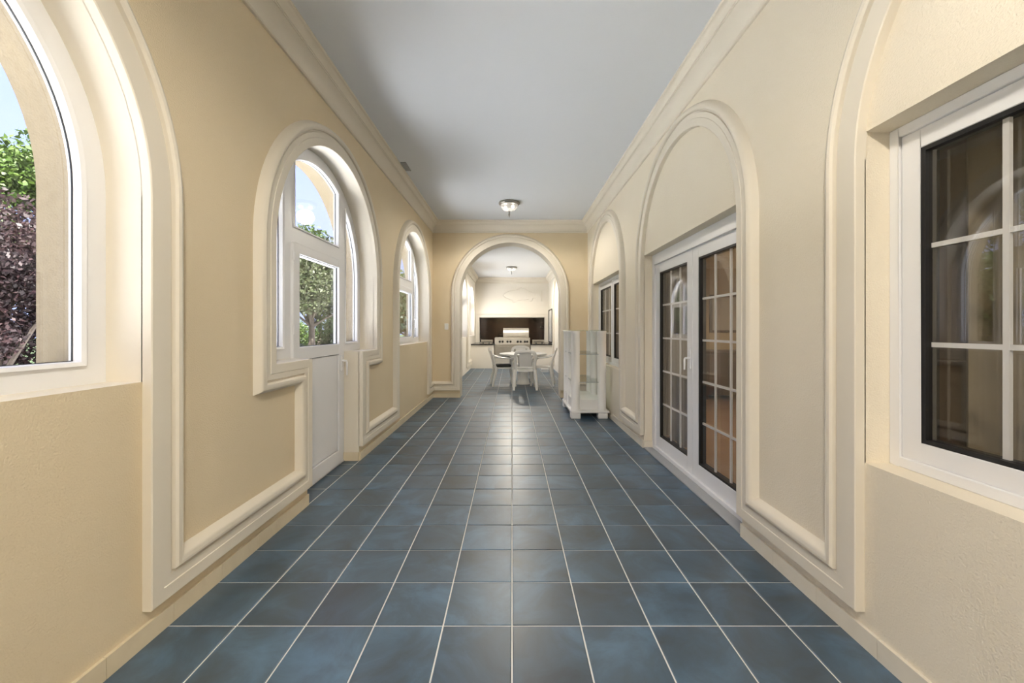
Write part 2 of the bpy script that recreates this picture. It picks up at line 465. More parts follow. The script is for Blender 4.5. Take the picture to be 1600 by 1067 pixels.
# ------------------------------------------------------------------ garden windows (left)
FX0, FX1 = -0.150, -0.196        # frame slab, measured from the wall face
RG = R_IN-0.085                  # glass radius
def garden_window(idx, yc, label, door=False):
    root = empty('window_%d' % idx, (XL-.17, yc, SILL)); struct(root, label, 'window')
    root_loc = Vector(root.location)
    def add(b, name, mats, par=root, **k):
        o = b.build(name, mats, par, **k)
        o.location = -root_loc if par is root else (0, 0, 0)
        return o
    zg0, zt0, zt1 = SILL+.075, 1.945, 2.085
    cw, pw = 0.40, 0.545          # half width of the centre light, outer side of the posts
    us = sorted(set([round(x, 6) for x in arch_us(yc, R_IN)+arch_us(yc, RG)+[yc-cw, yc+cw, yc-pw, yc+pw]]))
    cols = []
    for a_, b_ in zip(us[:-1], us[1:]):
        m_ = abs((a_+b_)/2-yc)
        ta, tb = arch_z(a_, yc, ZSL, R_IN), arch_z(b_, yc, ZSL, R_IN)
        ga, gb = arch_z(a_, yc, ZSL, RG), arch_z(b_, yc, ZSL, RG)
        if m_ > RG or cw < m_ < pw: iv = [(SILL, SILL, ta, tb)]
        elif m_ >= pw: iv = [(SILL, SILL, zg0, zg0), (ga, gb, ta, tb)]
        else:
            iv = [(zt0-.06, zt0-.06, zt1, zt1), (ga, gb, ta, tb)]
            if not door: iv.insert(0, (SILL, SILL, zg0-.03, zg0-.03))
        cols.append((a_, b_, iv))
    b = MB().plate(cols, FX0, FX1, LW)
    if door:                      # the posts run on down to the floor beside the leaf
        b.box(XL+FX0, XL+FX1, DOOR[0], yc-cw-.02, 0.0, SILL); b.box(XL+FX0, XL+FX1, yc+cw+.02, DOOR[1], 0.0, SILL)
    add(b, 'frame', 'pvc', angle=25)
    # glazing beads, dark gaskets and panes of the three fixed lights
    def outline_side(sgn):
        th0 = math.acos(pw/RG); n = 14
        arc = [(yc+sgn*RG*math.cos(th0*k/n), ZSL+RG*math.sin(th0*k/n)) for k in range(n+1)]
        p = [(yc+sgn*pw, zg0), (yc+sgn*RG, zg0)]+arc
        return p if sgn > 0 else p[::-1]
    th1 = math.asin(cw/RG); n = 14
    arc = [(yc+RG*math.sin(th1-2*th1*k/n), ZSL+RG*math.cos(th1-2*th1*k/n)) for k in range(n+1)]
    top = [(yc-cw, zt1), (yc+cw, zt1)]+arc
    BEAD = [(0, -.190), (0, FX0+.012), (.014, FX0+.006), (.018, -.168), (.018, -.190)]
    GASK = [(.017, -.178), (.017, -.1725), (.0205, -.1725), (.0205, -.178)]
    for p in (outline_side(1), outline_side(-1), top):
        add(MB().sweep(p, BEAD, LW, closed=True), 'bead', 'pvc', angle=25)
        add(MB().sweep(p, GASK, LW, closed=True), 'gasket', 'gasket', angle=25)
        g = MB(); g.face([LW(u, v, -.176) for u, v in p]); g.face([LW(u, v, -.190) for u, v in p][::-1])
        add(g, 'pane', 'glass', smooth=False)
    # opening leaf in the middle: a sash, or a half-glazed door
    z0 = 0.018 if door else zg0-.045
    leaf = MB()
    SW = 0.085
    y0_, y1_ = yc-cw-.045, yc+cw+.045
    zt = zt0+.02
    H0, H1 = FX0+.022, FX0-.035
    def bx(ya, yb, za, zb, bb=leaf): bb.box(XL+H0, XL+H1, ya, yb, za, zb)
    glb = 1.165 if door else zg0+.03
    bx(y0_, y0_+SW, z0, zt); bx(y1_-SW, y1_, z0, zt); bx(y0_+SW, y1_-SW, zt-.075, zt)
    bx(y0_+SW, y1_-SW, glb-.10 if door else z0, glb)
    if door: bx(y0_+SW, y1_-SW, z0, z0+.13)
    if door:
        droot = empty('door_1', root_loc); struct(droot, 'white garden door, glazed above and panelled below, in the middle arch', 'door')
        lo = leaf.build('leaf', 'pvc', droot, bevel=.004); lo.location = -root_loc
        o = MB().box(XL-.196, XL-.14, DOOR[0]+.002, DOOR[1]-.002, 0.0005, 0.016).build('threshold', 'pvc', droot, bevel=.003); o.location = -root_loc
    else: lo = add(leaf, 'sash', 'pvc', bevel=.004)
    gp = [(y0_+SW, glb), (y1_-SW, glb), (y1_-SW, zt-.075), (y0_+SW, zt-.075)]
    GB = [(0, FX0-.03), (0, FX0+.016), (.006, FX0+.014), (.006, FX0-.03)]
    GK = [(-.002, FX0-.009), (-.002, FX0-.0015), (.005, FX0-.002), (.005, FX0-.009)]
    add(MB().sweep(gp, GK, LW, closed=True), 'gasket', 'gasket', lo)
    g = MB(); g.face([LW(u, v, FX0-.006) for u, v in gp]); g.face([LW(u, v, FX0-.02) for u, v in gp][::-1])
    add(g, 'pane', 'glass', lo, smooth=False)
    if door:
        pp = [(y0_+SW, z0+.13), (y1_-SW, z0+.13), (y1_-SW, glb-.10), (y0_+SW, glb-.10)]
        add(MB().sweep(pp, GK, LW, closed=True), 'gasket', 'gasket', lo)
        add(MB().box(XL+FX0-.02, XL+FX0+.010, y0_+SW+.006, y1_-SW-.006, z0+.136, glb-.106), 'panel', 'pvc', lo, bevel=.003)
    # handle on the far stile, hinges on the near one
    hb = MB(); zh = 0.98 if door else 1.45
    hy = y1_-SW/2+.012
    hb.box(XL+H0, XL+H0+.010, hy-.016, hy+.016, zh-.075, zh+.075)
    hb.tube([(XL+H0+.008, hy, zh+.02), (XL+H0+.048, hy, zh+.02), (XL+H0+.052, hy, zh+.0), (XL+H0+.052, hy, zh-.12)], [(.010, .010), (.011, .010), (.012, .009), (.010, .007)], n=8)
    add(hb, 'handle', 'pvc', lo)
    for zz in ((0.25, 1.3, 1.86) if door else (1.3, 1.86)):
        add(MB().tube([(XL+H0+.006, y0_-.006, zz-.035), (XL+H0+.006, y0_-.006, zz+.035)], .009, n=8), 'hinge', 'pvc', lo)
    return root
garden_window(1, CENT[0], 'nearest arched garden window with a purple leaved tree outside')
garden_window(2, CENT[1], 'middle arched garden window above and beside the white garden door', door=True)
garden_window(3, CENT[2], 'farthest arched garden window beside the end wall')
garden_window(4, CENTB[0], 'arched garden window behind the viewer')
# ------------------------------------------------------------------ house windows and patio door (right)
RX = 0.10                        # depth of the recess
def grid_sash(par, loc, ya, yb, za, zb, fr, ncol, nrow, name, handle=None):
    """one leaf: white frame, black gasket, pane, inner grille bars; ya<yb outer size; fr=(side, top, bottom) widths"""
    def add(b, nm, m_, p_, **k):
        o = b.build(nm, m_, p_, **k); o.location = -loc if p_ is par else (0, 0, 0); return o
    s_, t_, bt = fr
    X0, X1 = XR+RX+.012, XR+RX+.075
    b = MB()
    b.box(X0, X1, ya, ya+s_, za, zb).box(X0, X1, yb-s_, yb, za, zb).box(X0, X1, ya+s_, yb-s_, zb-t_, zb).box(X0, X1, ya+s_, yb-s_, za, za+bt)
    lf = add(b, name, 'pvc', par, bevel=.004)
    g0, g1, h0, h1 = ya+s_, yb-s_, za+bt, zb-t_
    gp = [(g0, h0), (g1, h0), (g1, h1), (g0, h1)]
    add(MB().sweep(gp, [(0, -(RX+.07)), (0, -(RX+.014)), (.015, -(RX+.017)), (.015, -(RX+.07))], RW, closed=True), 'gasket', 'gasket', lf)
    g = MB(); g.face([RW(u, v, -(RX+.030)) for u, v in gp]); g.face([RW(u, v, -(RX+.058)) for u, v in gp][::-1])
    add(g, 'pane', 'glass_house', lf, smooth=False)
    for k in range(1, ncol):
        y = g0+(g1-g0)*k/ncol
        add(MB().box(XR+RX+.038, XR+RX+.050, y-.009, y+.009, h0+.01, h1-.01), 'grille_bar', 'pvc', lf)
    for k in range(1, nrow):
        z = h0+(h1-h0)*k/nrow
        add(MB().box(XR+RX+.039, XR+RX+.049, g0+.01, g1-.01, z-.009, z+.009), 'grille_bar', 'pvc', lf)
    if handle:
        hy, hz = handle
        hb = MB().box(X0-.008, X0, hy-.014, hy+.014, hz-.09, hz+.09)
        hb.tube([(X0-.006, hy, hz), (X0-.045, hy, hz), (X0-.05, hy, hz-.01), (X0-.05, hy, hz-.10)], [.009, .009, .010, .008], n=8)
        add(hb, 'handle', 'pvc', lf)
    return lf
def house_window(idx, yc, label):
    root = empty('window_%d' % idx, (XR+RX, yc, RSILL)); struct(root, label, 'window'); loc = Vector(root.location)
    a_, b_ = yc-R_IN, yc+R_IN; X0, X1 = XR+RX, XR+RX+.09
    f = MB(); fw = .040
    f.box(X0, X1, a_, a_+fw, RSILL, LINTEL).box(X0, X1, b_-fw, b_, RSILL, LINTEL).box(X0, X1, a_+fw, b_-fw, RSILL, RSILL+fw).box(X0, X1, a_+fw, b_-fw, LINTEL-fw, LINTEL)
    f.box(X0, X1, yc-.018, yc+.018, RSILL+fw, LINTEL-fw)
    o = f.build('frame', 'pvc', root, bevel=.004); o.location = -loc
    for (ya, yb) in ((a_+fw, yc-.018), (yc+.018, b_-fw)):
        grid_sash(root, loc, ya, yb, RSILL+fw, LINTEL-fw, (.075, .075, .075), 3, 3, 'sash')
    return root
house_window(5, CENT[0], 'large near house window with white grille bars and dark interior')
house_window(6, CENT[2], 'small looking far house window with white grille bars behind the cabinet')
house_window(7, CENTB[0], 'house window behind the viewer')
def patio_door():
    yc = CENT[1]; root = empty('door_2', (XR+RX, yc, 0)); struct(root, 'white framed glazed patio door pair with grille bars', 'door'); loc = Vector(root.location)
    a_, b_ = yc-R_IN, yc+R_IN; X0, X1 = XR+RX-.01, XR+RX+.09; f = MB(); fw = .065
    f.box(X0, X1, a_, a_+fw, 0, LINTEL).box(X0, X1, b_-fw, b_, 0, LINTEL).box(X0, X1, a_+fw, b_-fw, LINTEL-fw-.045, LINTEL).box(X0, X1, a_+fw, b_-fw, 0, .045)
    o = f.build('frame', 'pvc', root, bevel=.004); o.location = -loc
    o = MB().box(XR-.004, XR+RX-.01, a_+.002, b_-.002, 0.0005, .012).build('threshold', 'vent', root, bevel=.003); o.location = -loc
    grid_sash(root, loc, a_+fw, yc-.002, .045, LINTEL-.11, (.105, .095, .125), 3, 5, 'leaf')
    grid_sash(root, loc, yc+.002, b_-fw, .045, LINTEL-.11, (.105, .095, .125), 3, 5, 'leaf', handle=(yc+.05, 1.05))
patio_door()

# ------------------------------------------------------------------ rooms of the house behind the right glass
HX = XR+.22
hf = MB().box(HX, 6.2, -5, 8.3, -.15, 0.0).build('floor_house', 'room_floor'); struct(hf, 'tan tiled floor of the rooms inside the house', 'floor')
hc = MB().box(HX, 6.2, -5, 8.3, 2.75, 3.1).build('ceiling_house', 'room_ceiling'); struct(hc, 'warm cream ceiling of the rooms inside the house', 'ceiling')
hw = MB().box(6.0, 6.2, 2.1, 8.3, 0, 2.75).build('wall_house_rear', 'room_wall'); struct(hw, 'warm yellow rear wall of the room behind the patio door', 'wall')
hw = MB().box(HX, 6.0, 8.1, 8.3, 0, 2.75).build('wall_house_far', 'room_wall'); struct(hw, 'warm yellow far wall of the room behind the patio door', 'wall')
for nm, bb, lab in (('wall_study_rear', (6.0, 6.2, -5, 1.9), 'dark brown rear wall of the room behind the near window'), ('wall_study_far', (HX, 6.2, 1.9, 2.1), 'dark brown partition inside the house beside the near window'), ('wall_study_near', (HX, 6.2, -5, -4.8), 'dark brown wall closing the room behind the near window')):
    struct(MB().box(*bb, 0, 2.75).build(nm, 'room_brown'), lab, 'wall')
for k, (x, y) in enumerate(((3.1, 1.895), (4.1, 1.895))):
    pb = MB().box(x-.38, x+.38, y-.02, y, 0.35, 1.05).box(x-.30, x+.30, y-.035, y-.02, .43, .97)
    tag(pb.build('wall_panel', 'wood_dark', bevel=.01), ['dark wood wall panel nearer the near house window', 'dark wood wall panel deeper inside the brown room'][k], 'panel')
def curtain(name, x, y0_, y1_, z0, z1, m_, label, waves=7):
    b = MB(); n = 60; amp = .035
    P = [(x+amp*math.sin(2*PI*waves*k/n)+.008*math.sin(5.3*k), y0_+(y1_-y0_)*k/n) for k in range(n+1)]
    for (p, q) in zip(P[:-1], P[1:]):
        for dx in (0, .006):
            b.quad((p[0]+dx, p[1], z0), (q[0]+dx, q[1], z0), (q[0]+dx, q[1], z1), (p[0]+dx, p[1], z1))
    tag(b.build(name, m_, angle=60), label, 'curtain')
curtain('curtain', HX+.22, .85, 1.66, .03, 2.45, 'cloth', 'beige pleated curtain inside the near house window', 7)
curtain('curtain', HX+.22, 4.18, 5.15, .02, 2.45, 'cloth_grey', 'grey beige curtain behind the far leaf of the patio door', 8)
curtain('curtain', HX+.22, 6.55, 7.95, .02, 2.45, 'cloth', 'beige curtain inside the far house window', 11)
def wall_cabinet():
    root = empty('sideboard', (4.45, 7.76, 0), PI/2); tag(root, 'brown wooden sideboard seen through the patio door glass', 'sideboard')
    MB().box(-.28, .28, -.9, .9, .08, .86).build('body', 'wood_dark', root, bevel=.01)
    MB().box(-.31, .3, -.94, .94, .86, .90).build('top', 'wood_dark', root, bevel=.008)
    for k in range(4):
        d = MB().box(-.30, -.28, -.88+.445*k, -.46+.445*k, .12, .82).build('door', 'wood_dark', root, bevel=.006)
        MB().lathe([(.0, 0), (.014, .004), (.014, .016), (0, .022)], (0, 0, 0)).build('knob', 'nickel', d).location = (-.32, -.5+.445*k, .5)
    for sx in (-.22, .22):
        for sy in (-.82, .82): MB().box(sx-.03, sx+.03, sy-.03, sy+.03, 0, .08).build('foot', 'wood_dark', root)
wall_cabinet()
def inner_picture():
    root = empty('framed_picture', (4.5, 8.1, 1.62)); tag(root, 'dark framed picture on the yellow wall inside the house', 'picture')
    MB().sweep([(-.48, -.33), (.48, -.33), (.48, .33), (-.48, .33)], [(-.05, 0), (-.05, .025), (0, .035), (0, .012)], lambda u, v, h: (u, -h, v), closed=True).build('frame', 'wood_dark', root)
    MB().box(-.48, .48, -.014, -.002, -.33, .33).build('canvas', 'cloth_grey', root)
inner_picture()
hcr = MB().sweep([(HX, 2.1), (6.0, 2.1), (6.0, 8.1), (HX, 8.1)], [(d, z-ZC+2.75) for d, z in CROWN], lambda u, v, h: (u, v, h), closed=True).build('trim_9', 'room_ceiling', angle=28)
struct(hcr, 'warm crown moulding inside the house behind the patio door', 'moulding')

# ------------------------------------------------------------------ ceiling lamps
def ceiling_lamp(loc, label, power, col=(1.0, 0.92, 0.79)):
    root = empty('ceiling_lamp', loc); tag(root, label, 'lamp', 'ceiling lamps')
    # loc.z is the ceiling
    MB().lathe([(0.0, 0), (.165, 0), (.170, -.010), (.168, -.028), (.155, -.042), (.140, -.046), (.138, -.040), (0.0, -.038)], n=36).build('canopy', 'nickel', root)
    MB().lathe([(.142, -.044), (.140, -.062), (.128, -.088), (.104, -.112), (.070, -.130), (.030, -.140), (.012, -.142)], n=36).build('glass_bowl', 'bowl', root)
    MB().lathe([(0, -.140), (.016, -.142), (.018, -.150), (.010, -.160), (.014, -.170), (.013, -.190), (.016, -.200), (.011, -.214), (.005, -.235), (0, -.250)], n=16).build('finial', 'nickel', root)
    for s in (-1, 1):
        b = MB().lathe([(0, -.022), (.009, -.020), (.020, -.006), (.024, .006), (.019, .022), (.009, .032), (0, .034)], n=14).build('bulb', 'bulb', root)
        b.location = (.06*s, -.03*s, -.085)
    ld = bpy.data.lights.new('lamp_light', 'SPOT'); ld.energy = power; ld.color = col; ld.shadow_soft_size = .12
    ld.spot_size = math.radians(172); ld.spot_blend = .35
    lo = bpy.data.objects.new('lamp_light', ld); COL.objects.link(lo); lo.parent = root; lo.location = (0, 0, -.24)
    return root
def bowl_material():
    m = bpy.data.materials.new('bowl'); m.use_nodes = True; b = m.node_tree.nodes['Principled BSDF']
    b.inputs['Base Color'].default_value = (.9, .88, .84, 1); b.inputs['Roughness'].default_value = .25
    b.inputs['Transmission Weight'].default_value = 0.0
    n = m.node_tree.nodes; l = m.node_tree.links
    t = n.new('ShaderNodeBsdfTransparent'); mxs = n.new('ShaderNodeMixShader'); mxs.inputs[0].default_value = .55
    b.inputs['Emission Color'].default_value = (1, .95, .86, 1); b.inputs['Emission Strength'].default_value = .35
    l.new(b.outputs[0], mxs.inputs[1]); l.new(t.outputs[0], mxs.inputs[2]); l.new(mxs.outputs[0], n['Material Output'].inputs['Surface'])
    M['bowl'] = m
bowl_material()
mat('bulb', (1, .95, .85), .4, emit=((1.0, .93, .80), 9.0))
ceiling_lamp((-0.045, 6.55, ZC), 'flush ceiling lamp with frosted bowl nearer the viewer, lit', LAMP_W*.5)
ceiling_lamp((-0.045, -0.30, ZC), 'unseen flush ceiling lamp added above and behind the viewer as fill light', LAMP_W*1.25)  # out of view, added to brighten the near walls
ceiling_lamp((-0.045, -3.6, ZC), 'unseen flush ceiling lamp added at the back of the gallery as fill light', LAMP_W*1.2)  # second added fill lamp, never in view

# ------------------------------------------------------------------ small fixtures
vt = empty('ceiling_vent', (-1.345, 5.10, ZC)); tag(vt, 'small grey slotted vent in the ceiling by the left crown moulding', 'vent')
MB().box(-.035, .035, -.13, .13, -.012, .0).build('frame', 'vent', vt, bevel=.003)
for k in range(6): MB().box(-.028, .028, -.115+.040*k, -.090+.040*k, -.016, -.011).build('slat', 'grey_profile', vt)
sw = empty('light_switch', (-1.255, YE, 1.36)); tag(sw, 'small white light switch on the end wall left of the archway', 'switch')
MB().box(-.037, .037, -.008, 0, -.058, .058).build('plate', 'plate', sw, bevel=.003)
MB().box(-.015, .015, -.013, -.008, -.032, .032).build('rocker', 'plate', sw, bevel=.002)

# ------------------------------------------------------------------ white display cabinet
def display_cabinet():
    x0, x1, y0_, y1_, H = .865, 1.405, 5.86, 6.86, 1.30
    root = empty('display_cabinet', ((x0+x1)/2, (y0_+y1_)/2, 0)); L = Vector(root.location)
    tag(root, 'white display stand with round columns and glass shelves', 'cabinet')
    def add(b, n_, m_, **k): o = b.build(n_, m_, root, **k); o.location = -L; return o
    for x in (x0+.045, x1-.10):
        for y in (y0_+.06, y1_-.07): add(MB().box(x-.05, x+.09, y-.07, y+.07, 0.001, .085), 'foot', 'lacquer', bevel=.012)
    add(MB().box(x0-.008, x1+.012, y0_-.012, y1_+.01, .085, .12), 'base_slab', 'lacquer', bevel=.008)
    add(MB().box(x0+.03, x1-.03, y0_+.05, y1_-.05, .12, .27), 'plinth', 'lacquer', bevel=.006)
    rc = .064
    for x in (x0+.07, x1-.085):
        for y in (y0_+.065, (y0_+y1_)/2+.08, y1_-.065):
            prof = [(rc+.008, .115), (rc+.010, .125), (rc+.006, .140), (rc, .150), (rc, H-.055), (rc+.004, H-.045), (rc+.006, H-.03), (rc+.004, H-.02)]
            add(MB().lathe(prof, (x, y, 0), n=20, capb=True, capt=True), 'column', 'lacquer')
    for z in (.53, .94):
        add(MB().box(x0+.03, x1-.03, y0_+.03, y1_-.03, z-.005, z+.005), 'shelf', 'glass_shelf', smooth=False)
        e = MB()
        e.sweep([(x0+.03, y0_+.03), (x1-.03, y0_+.03), (x1-.03, y1_-.03), (x0+.03, y1_-.03)], [(0, z-.0045), (-.0012, z-.0045), (-.0012, z+.0045), (0, z+.0045)], lambda u, v, h: (u, v, h), closed=True)
        add(e, 'shelf_edge', 'grey_profile')
    add(MB().box(x0+.0, x1-.0, y0_+.0, y1_-.0, H-.02, H-.004), 'top', 'glass_shelf', smooth=False)
    return root
display_cabinet()

# ------------------------------------------------------------------ far room
FXL, FXR, FY0, FY1, FZ = -1.38, 1.38, YE+.32, 15.2, 3.26
fc = MB().box(FXL-.4, FXR+.3, FY0-.02, FY1+.4, FZ, FZ+.36).build('ceiling_far', 'far_ceiling'); struct(fc, 'white ceiling of the room beyond the archway', 'ceiling')
def FLW(u, v, h): return (FXL+h, u, v)
def FRW(u, v, h): return (FXR-h, u, v)
FCENT = [11.2, 13.9-.02]
fops = [(9.0-.28+.28, .0, ZSL, SILL, None)][:0]+[(yc, .93, ZSL, SILL, None) for yc in FCENT]
fl = MB().plate(wall_cols(FY0, FY1+.4, fops, FZ), 0, -.34, FLW, 0, 1).build('wall_far_left', ['far_wall', 'trim'], angle=25); struct(fl, 'cream left wall of the far room with arched windows', 'wall')
def far_path(cents, zs, s, e, r=.93):
    p = [(s, BAND)]
    for yc in cents: p += [(yc-r, BAND)]+arch_path(yc, zs, r, 24)+[(yc+r, BAND)]
    return p+[(e, BAND)]
ft = MB().sweep(far_path([11.2], ZSL, FY0, 13.5), TRIM, FLW)
ft = ft.build('trim_5', 'trim', angle=28); struct(ft, 'off white moulding round the far room window', 'moulding')
for i, yc in enumerate(FCENT):
    root = empty('window_%d' % (8+i), (FXL-.25, yc, SILL)); struct(root, ['arched window on the left of the far room', 'arched window above the left end of the grill counter'][i], 'window')
    R2, G2 = .93, .845
    us = sorted(set([round(x, 6) for x in arch_us(yc, R2, 28)+arch_us(yc, G2, 28)+[yc-.05, yc+.05]])); cols = []
    for a_, b_ in zip(us[:-1], us[1:]):
        m_ = abs((a_+b_)/2-yc); ta, tb = arch_z(a_, yc, ZSL, R2), arch_z(b_, yc, ZSL, R2); ga, gb = arch_z(a_, yc, ZSL, G2), arch_z(b_, yc, ZSL, G2)
        cols.append((a_, b_, [(SILL, SILL, ta, tb)] if (m_ > G2 or m_ < .05) else [(SILL, SILL, SILL+.09, SILL+.09), (1.95, 1.95, 2.08, 2.08), (ga, gb, ta, tb)] if min(ga, gb) > 2.08 else [(SILL, SILL, SILL+.09, SILL+.09), (ga, gb, ta, tb)]))
    o = MB().plate(cols, -.19, -.25, FLW).build('frame', 'pvc', root); o.location = -Vector(root.location)
    p = [(yc-G2, SILL+.09), (yc+G2, SILL+.09)]+arch_path(yc, ZSL, G2, 24)[::-1]
    g = MB(); g.face([FLW(u, v, -.22) for u, v in p]); o = g.build('pane', 'glass', root, smooth=False); o.location = -Vector(root.location)
fr_ = MB().box(FXR, FXR+.3, FY0, FY1+.4, 0, FZ).build('wall_far_right', 'far_wall'); struct(fr_, 'cream right wall of the far room', 'wall')
ftr = MB().sweep(far_path([9.6, 12.2], ZSR, FY0, 13.5, .90), TRIM, FRW).build('trim_6', 'trim', angle=28); struct(ftr, 'off white blind arch moulding on the right of the far room', 'moulding')
# back wall with the grill niche
NX, NZ = 1.235, 1.76
bwc = [(FXL-.05, -NX, [(0, 0, FZ, FZ)]), (-NX, NX, [(NZ, NZ, FZ, FZ)]), (NX, FXR+.05, [(0, 0, FZ, FZ)])]
bw = MB().plate(bwc, 0, -.35, lambda u, v, h: (u, FY1-h, v)).build('wall_far_end', 'far_wall'); struct(bw, 'cream far end wall over the grill niche', 'wall')
nb = MB().box(-NX, NX, FY1+.30, FY1+.34, .7, NZ).build('backsplash', 'splash'); struct(nb, 'glossy dark brown backsplash behind the grill', 'backsplash')
bd = MB().sweep([(-NX, .82), (-NX, NZ), (NX, NZ), (NX, .82)], [(0, 0), (0, .02), (.11, .02), (.125, .03), (.14, .03), (.14, 0)], lambda u, v, h: (u, FY1-h, v)).build('trim_7', 'far_wall'); struct(bd, 'cream raised border round the grill niche', 'moulding')
fcr = MB().sweep([(FXL, FY0), (FXR, FY0), (FXR, FY1), (FXL, FY1)], [(d, z+FZ-ZC) for d, z in CROWN], lambda u, v, h: (u, v, h), closed=True).build('trim_8', 'trim', angle=28); struct(fcr, 'cream crown moulding of the far room', 'moulding')
ceiling_lamp((-0.01, 12.6, FZ), 'flush ceiling lamp in the room beyond the archway, lit', LAMP_W*1.35)

# fish relief on the far wall
def fish():
    top = [(-.78, .02), (-.70, .10), (-.55, .17), (-.35, .215), (-.22, .23), (-.10, .31), (.08, .26), (.15, .20), (.32, .13), (.48, .09), (.56, .10), (.70, .20), (.72, .12), (.68, .0)]
    bot = [(.72, -.14), (.70, -.22), (.56, -.11), (.46, -.09), (.38, -.10), (.34, -.20), (.26, -.21), (.22, -.13), (.05, -.16), (-.20, -.18), (-.30, -.27), (-.38, -.26), (-.40, -.18), (-.58, -.12), (-.70, -.06)]
    pts = top+bot; b = MB(); cx, cz = .42, 2.58
    n = len(pts)
    for (s0, h0, s1, h1) in ((1, 0, 1, .02), (1, .02, .95, .035)):
        for k in range(n):
            p, q = pts[k], pts[(k+1) % n]
            b.quad(*[(cx+u*s, FY1-.004-h, cz+v*s) for (u, v, s, h) in ((*p, s0, h0), (*q, s0, h0), (*q, s1, h1), (*p, s1, h1))])
    b.face([(cx+u*.95, FY1-.039, cz+v*.95) for u, v in pts])
    tag(b.build('fish_relief', 'far_wall', smooth=False), 'cream fish shaped relief on the wall above the grill', 'relief')
fish()

# counter, worktop, grill
CY = 13.5
ct = empty('grill_counter', (0, CY, 0)); tag(ct, 'cream plastered counter base below the black worktop', 'counter')
MB().box(FXL+.002, -.60, 0, 1.665, 0, .782).build('base', 'far_wall', ct); MB().box(.62, FXR-.002, 0, 1.665, 0, .782).build('base', 'far_wall', ct)
MB().box(-.60, .62, .06, 1.665, 0, .40).build('base', 'far_wall', ct)
wt = empty('worktop', (0, CY, .782)); tag(wt, 'thin black stone worktop across the far end of the room', 'worktop')
MB().box(FXL+.002, -.60, -.03, 1.665, .001, .034).build('slab', 'granite', wt, bevel=.004); MB().box(.62, FXR-.002, -.03, 1.665, .001, .034).build('slab', 'granite', wt, bevel=.004)
MB().box(-.60, .62, .86, 1.665, .001, .034).build('slab', 'granite', wt, bevel=.004)
MB().box(-NX+.002, NX-.002, 1.70, 1.99, .001, .034).build('slab', 'granite', wt)
def grill():
    root = empty('gas_grill', (0.01, CY, .40)); tag(root, 'stainless steel built in gas grill with a closed lid', 'grill')
    MB().box(-.585, .585, -.02, .82, .005, .46).build('body', 'steel', root, bevel=.006)
    p = MB()
    for (ya, za, yb, zb) in ((-.06, .40, -.02, .61), (-.02, .61, .10, .63)):
        p.quad((-.59, ya, za), (.59, ya, za), (.59, yb, zb), (-.59, yb, zb))
    p.quad((-.59, .10, .63), (.59, .10, .63), (.59, .10, .40), (-.59, .10, .40)); p.quad((-.59, -.06, .40), (.59, -.06, .40), (.59, .10, .40), (-.59, .10, .40))
    for x in (-.59, .59): p.face([(x, -.06, .40), (x, -.02, .61), (x, .10, .63), (x, .10, .40)])
    p.build('control_panel', 'steel', root, smooth=False)
    for x in (-.42, -.32, -.16, -.06, .18, .28, .42, .50):
        k = MB().lathe([(0, .035), (.022, .035), (.026, .03), (.030, .006), (.038, .004), (.038, 0)], n=16).build('knob', 'black', root)
        k.location = (x, -.048, .50); k.rotation_euler = (PI/2, 0, 0)
    lid = MB(); prof = [(.12, .60), (.12, .66), (.14, .80), (.20, .90), (.32, .955), (.50, .96), (.66, .90), (.72, .75), (.72, .60)]
    for (a_, b_) in zip(prof[:-1], prof[1:]): lid.quad((-.31, *a_), (.56, *a_), (.56, *b_), (-.31, *b_))
    for x in (-.31, .56): lid.face([(x, *q) for q in prof])
    ld = lid.build('lid', 'steel', root, angle=40)
    MB().tube([(-.22, .12, .70), (-.22, .06, .70), (.47, .06, .70), (.47, .12, .70)], .012, n=8).build('handle', 'steel', ld)
    MB().box(-.585, -.33, .12, .72, .60, .635).build('side_shelf', 'steel', root, bevel=.005)
    for (x0, x1) in ((-.56, -.02), (.02, .56)):
        d = MB().box(x0, x1, -.035, -.02, .03, .38).build('door', 'steel', root, bevel=.004)
        MB().tube([(x0+.05, -.035, .33), (x0+.05, -.06, .33), (x1-.05, -.06, .33), (x1-.05, -.035, .33)], .008, n=8).build('handle', 'steel', d)
grill()
def burner(x, label):
    root = empty('side_burner', (x, CY+.42, .816)); tag(root, label, 'burner')
    MB().box(-.21, .21, -.24, .24, 0, .05).build('tray', 'steel', root, bevel=.006)
    for k in range(5): MB().box(-.17, .17, -.17+.08*k, -.15+.08*k, .05, .066).build('grate_bar', 'black', root)
    MB().box(-.21, .21, .22, .24, .05, .13).build('lid', 'steel', root, bevel=.004)
    for s in (-.1, .1):
        k = MB().lathe([(0, .03), (.020, .03), (.024, 0)], n=14).build('knob', 'black', root); k.location = (s, -.24, .026); k.rotation_euler = (PI/2, 0, 0)
burner(-.88, 'low steel side burner on the worktop left of the grill')
burner(.92, 'low steel side burner on the worktop right of the grill')
# black framed window in the right wall over the worktop
bf = empty('window_10', (FXR, 14.4, 1.4)); struct(bf, 'narrow black framed window at the right end of the worktop', 'window')
MB().sweep([(-.66, -.56), (.58, -.56), (.58, .62), (-.66, .62)], [(0, 0), (0, .03), (.035, .03), (.035, 0)], lambda u, v, h: (-h, u, v), closed=True).build('frame', 'black', bf)
MB().box(-.008, 0, -.63, .55, -.53, .59).build('pane', 'plate', bf)

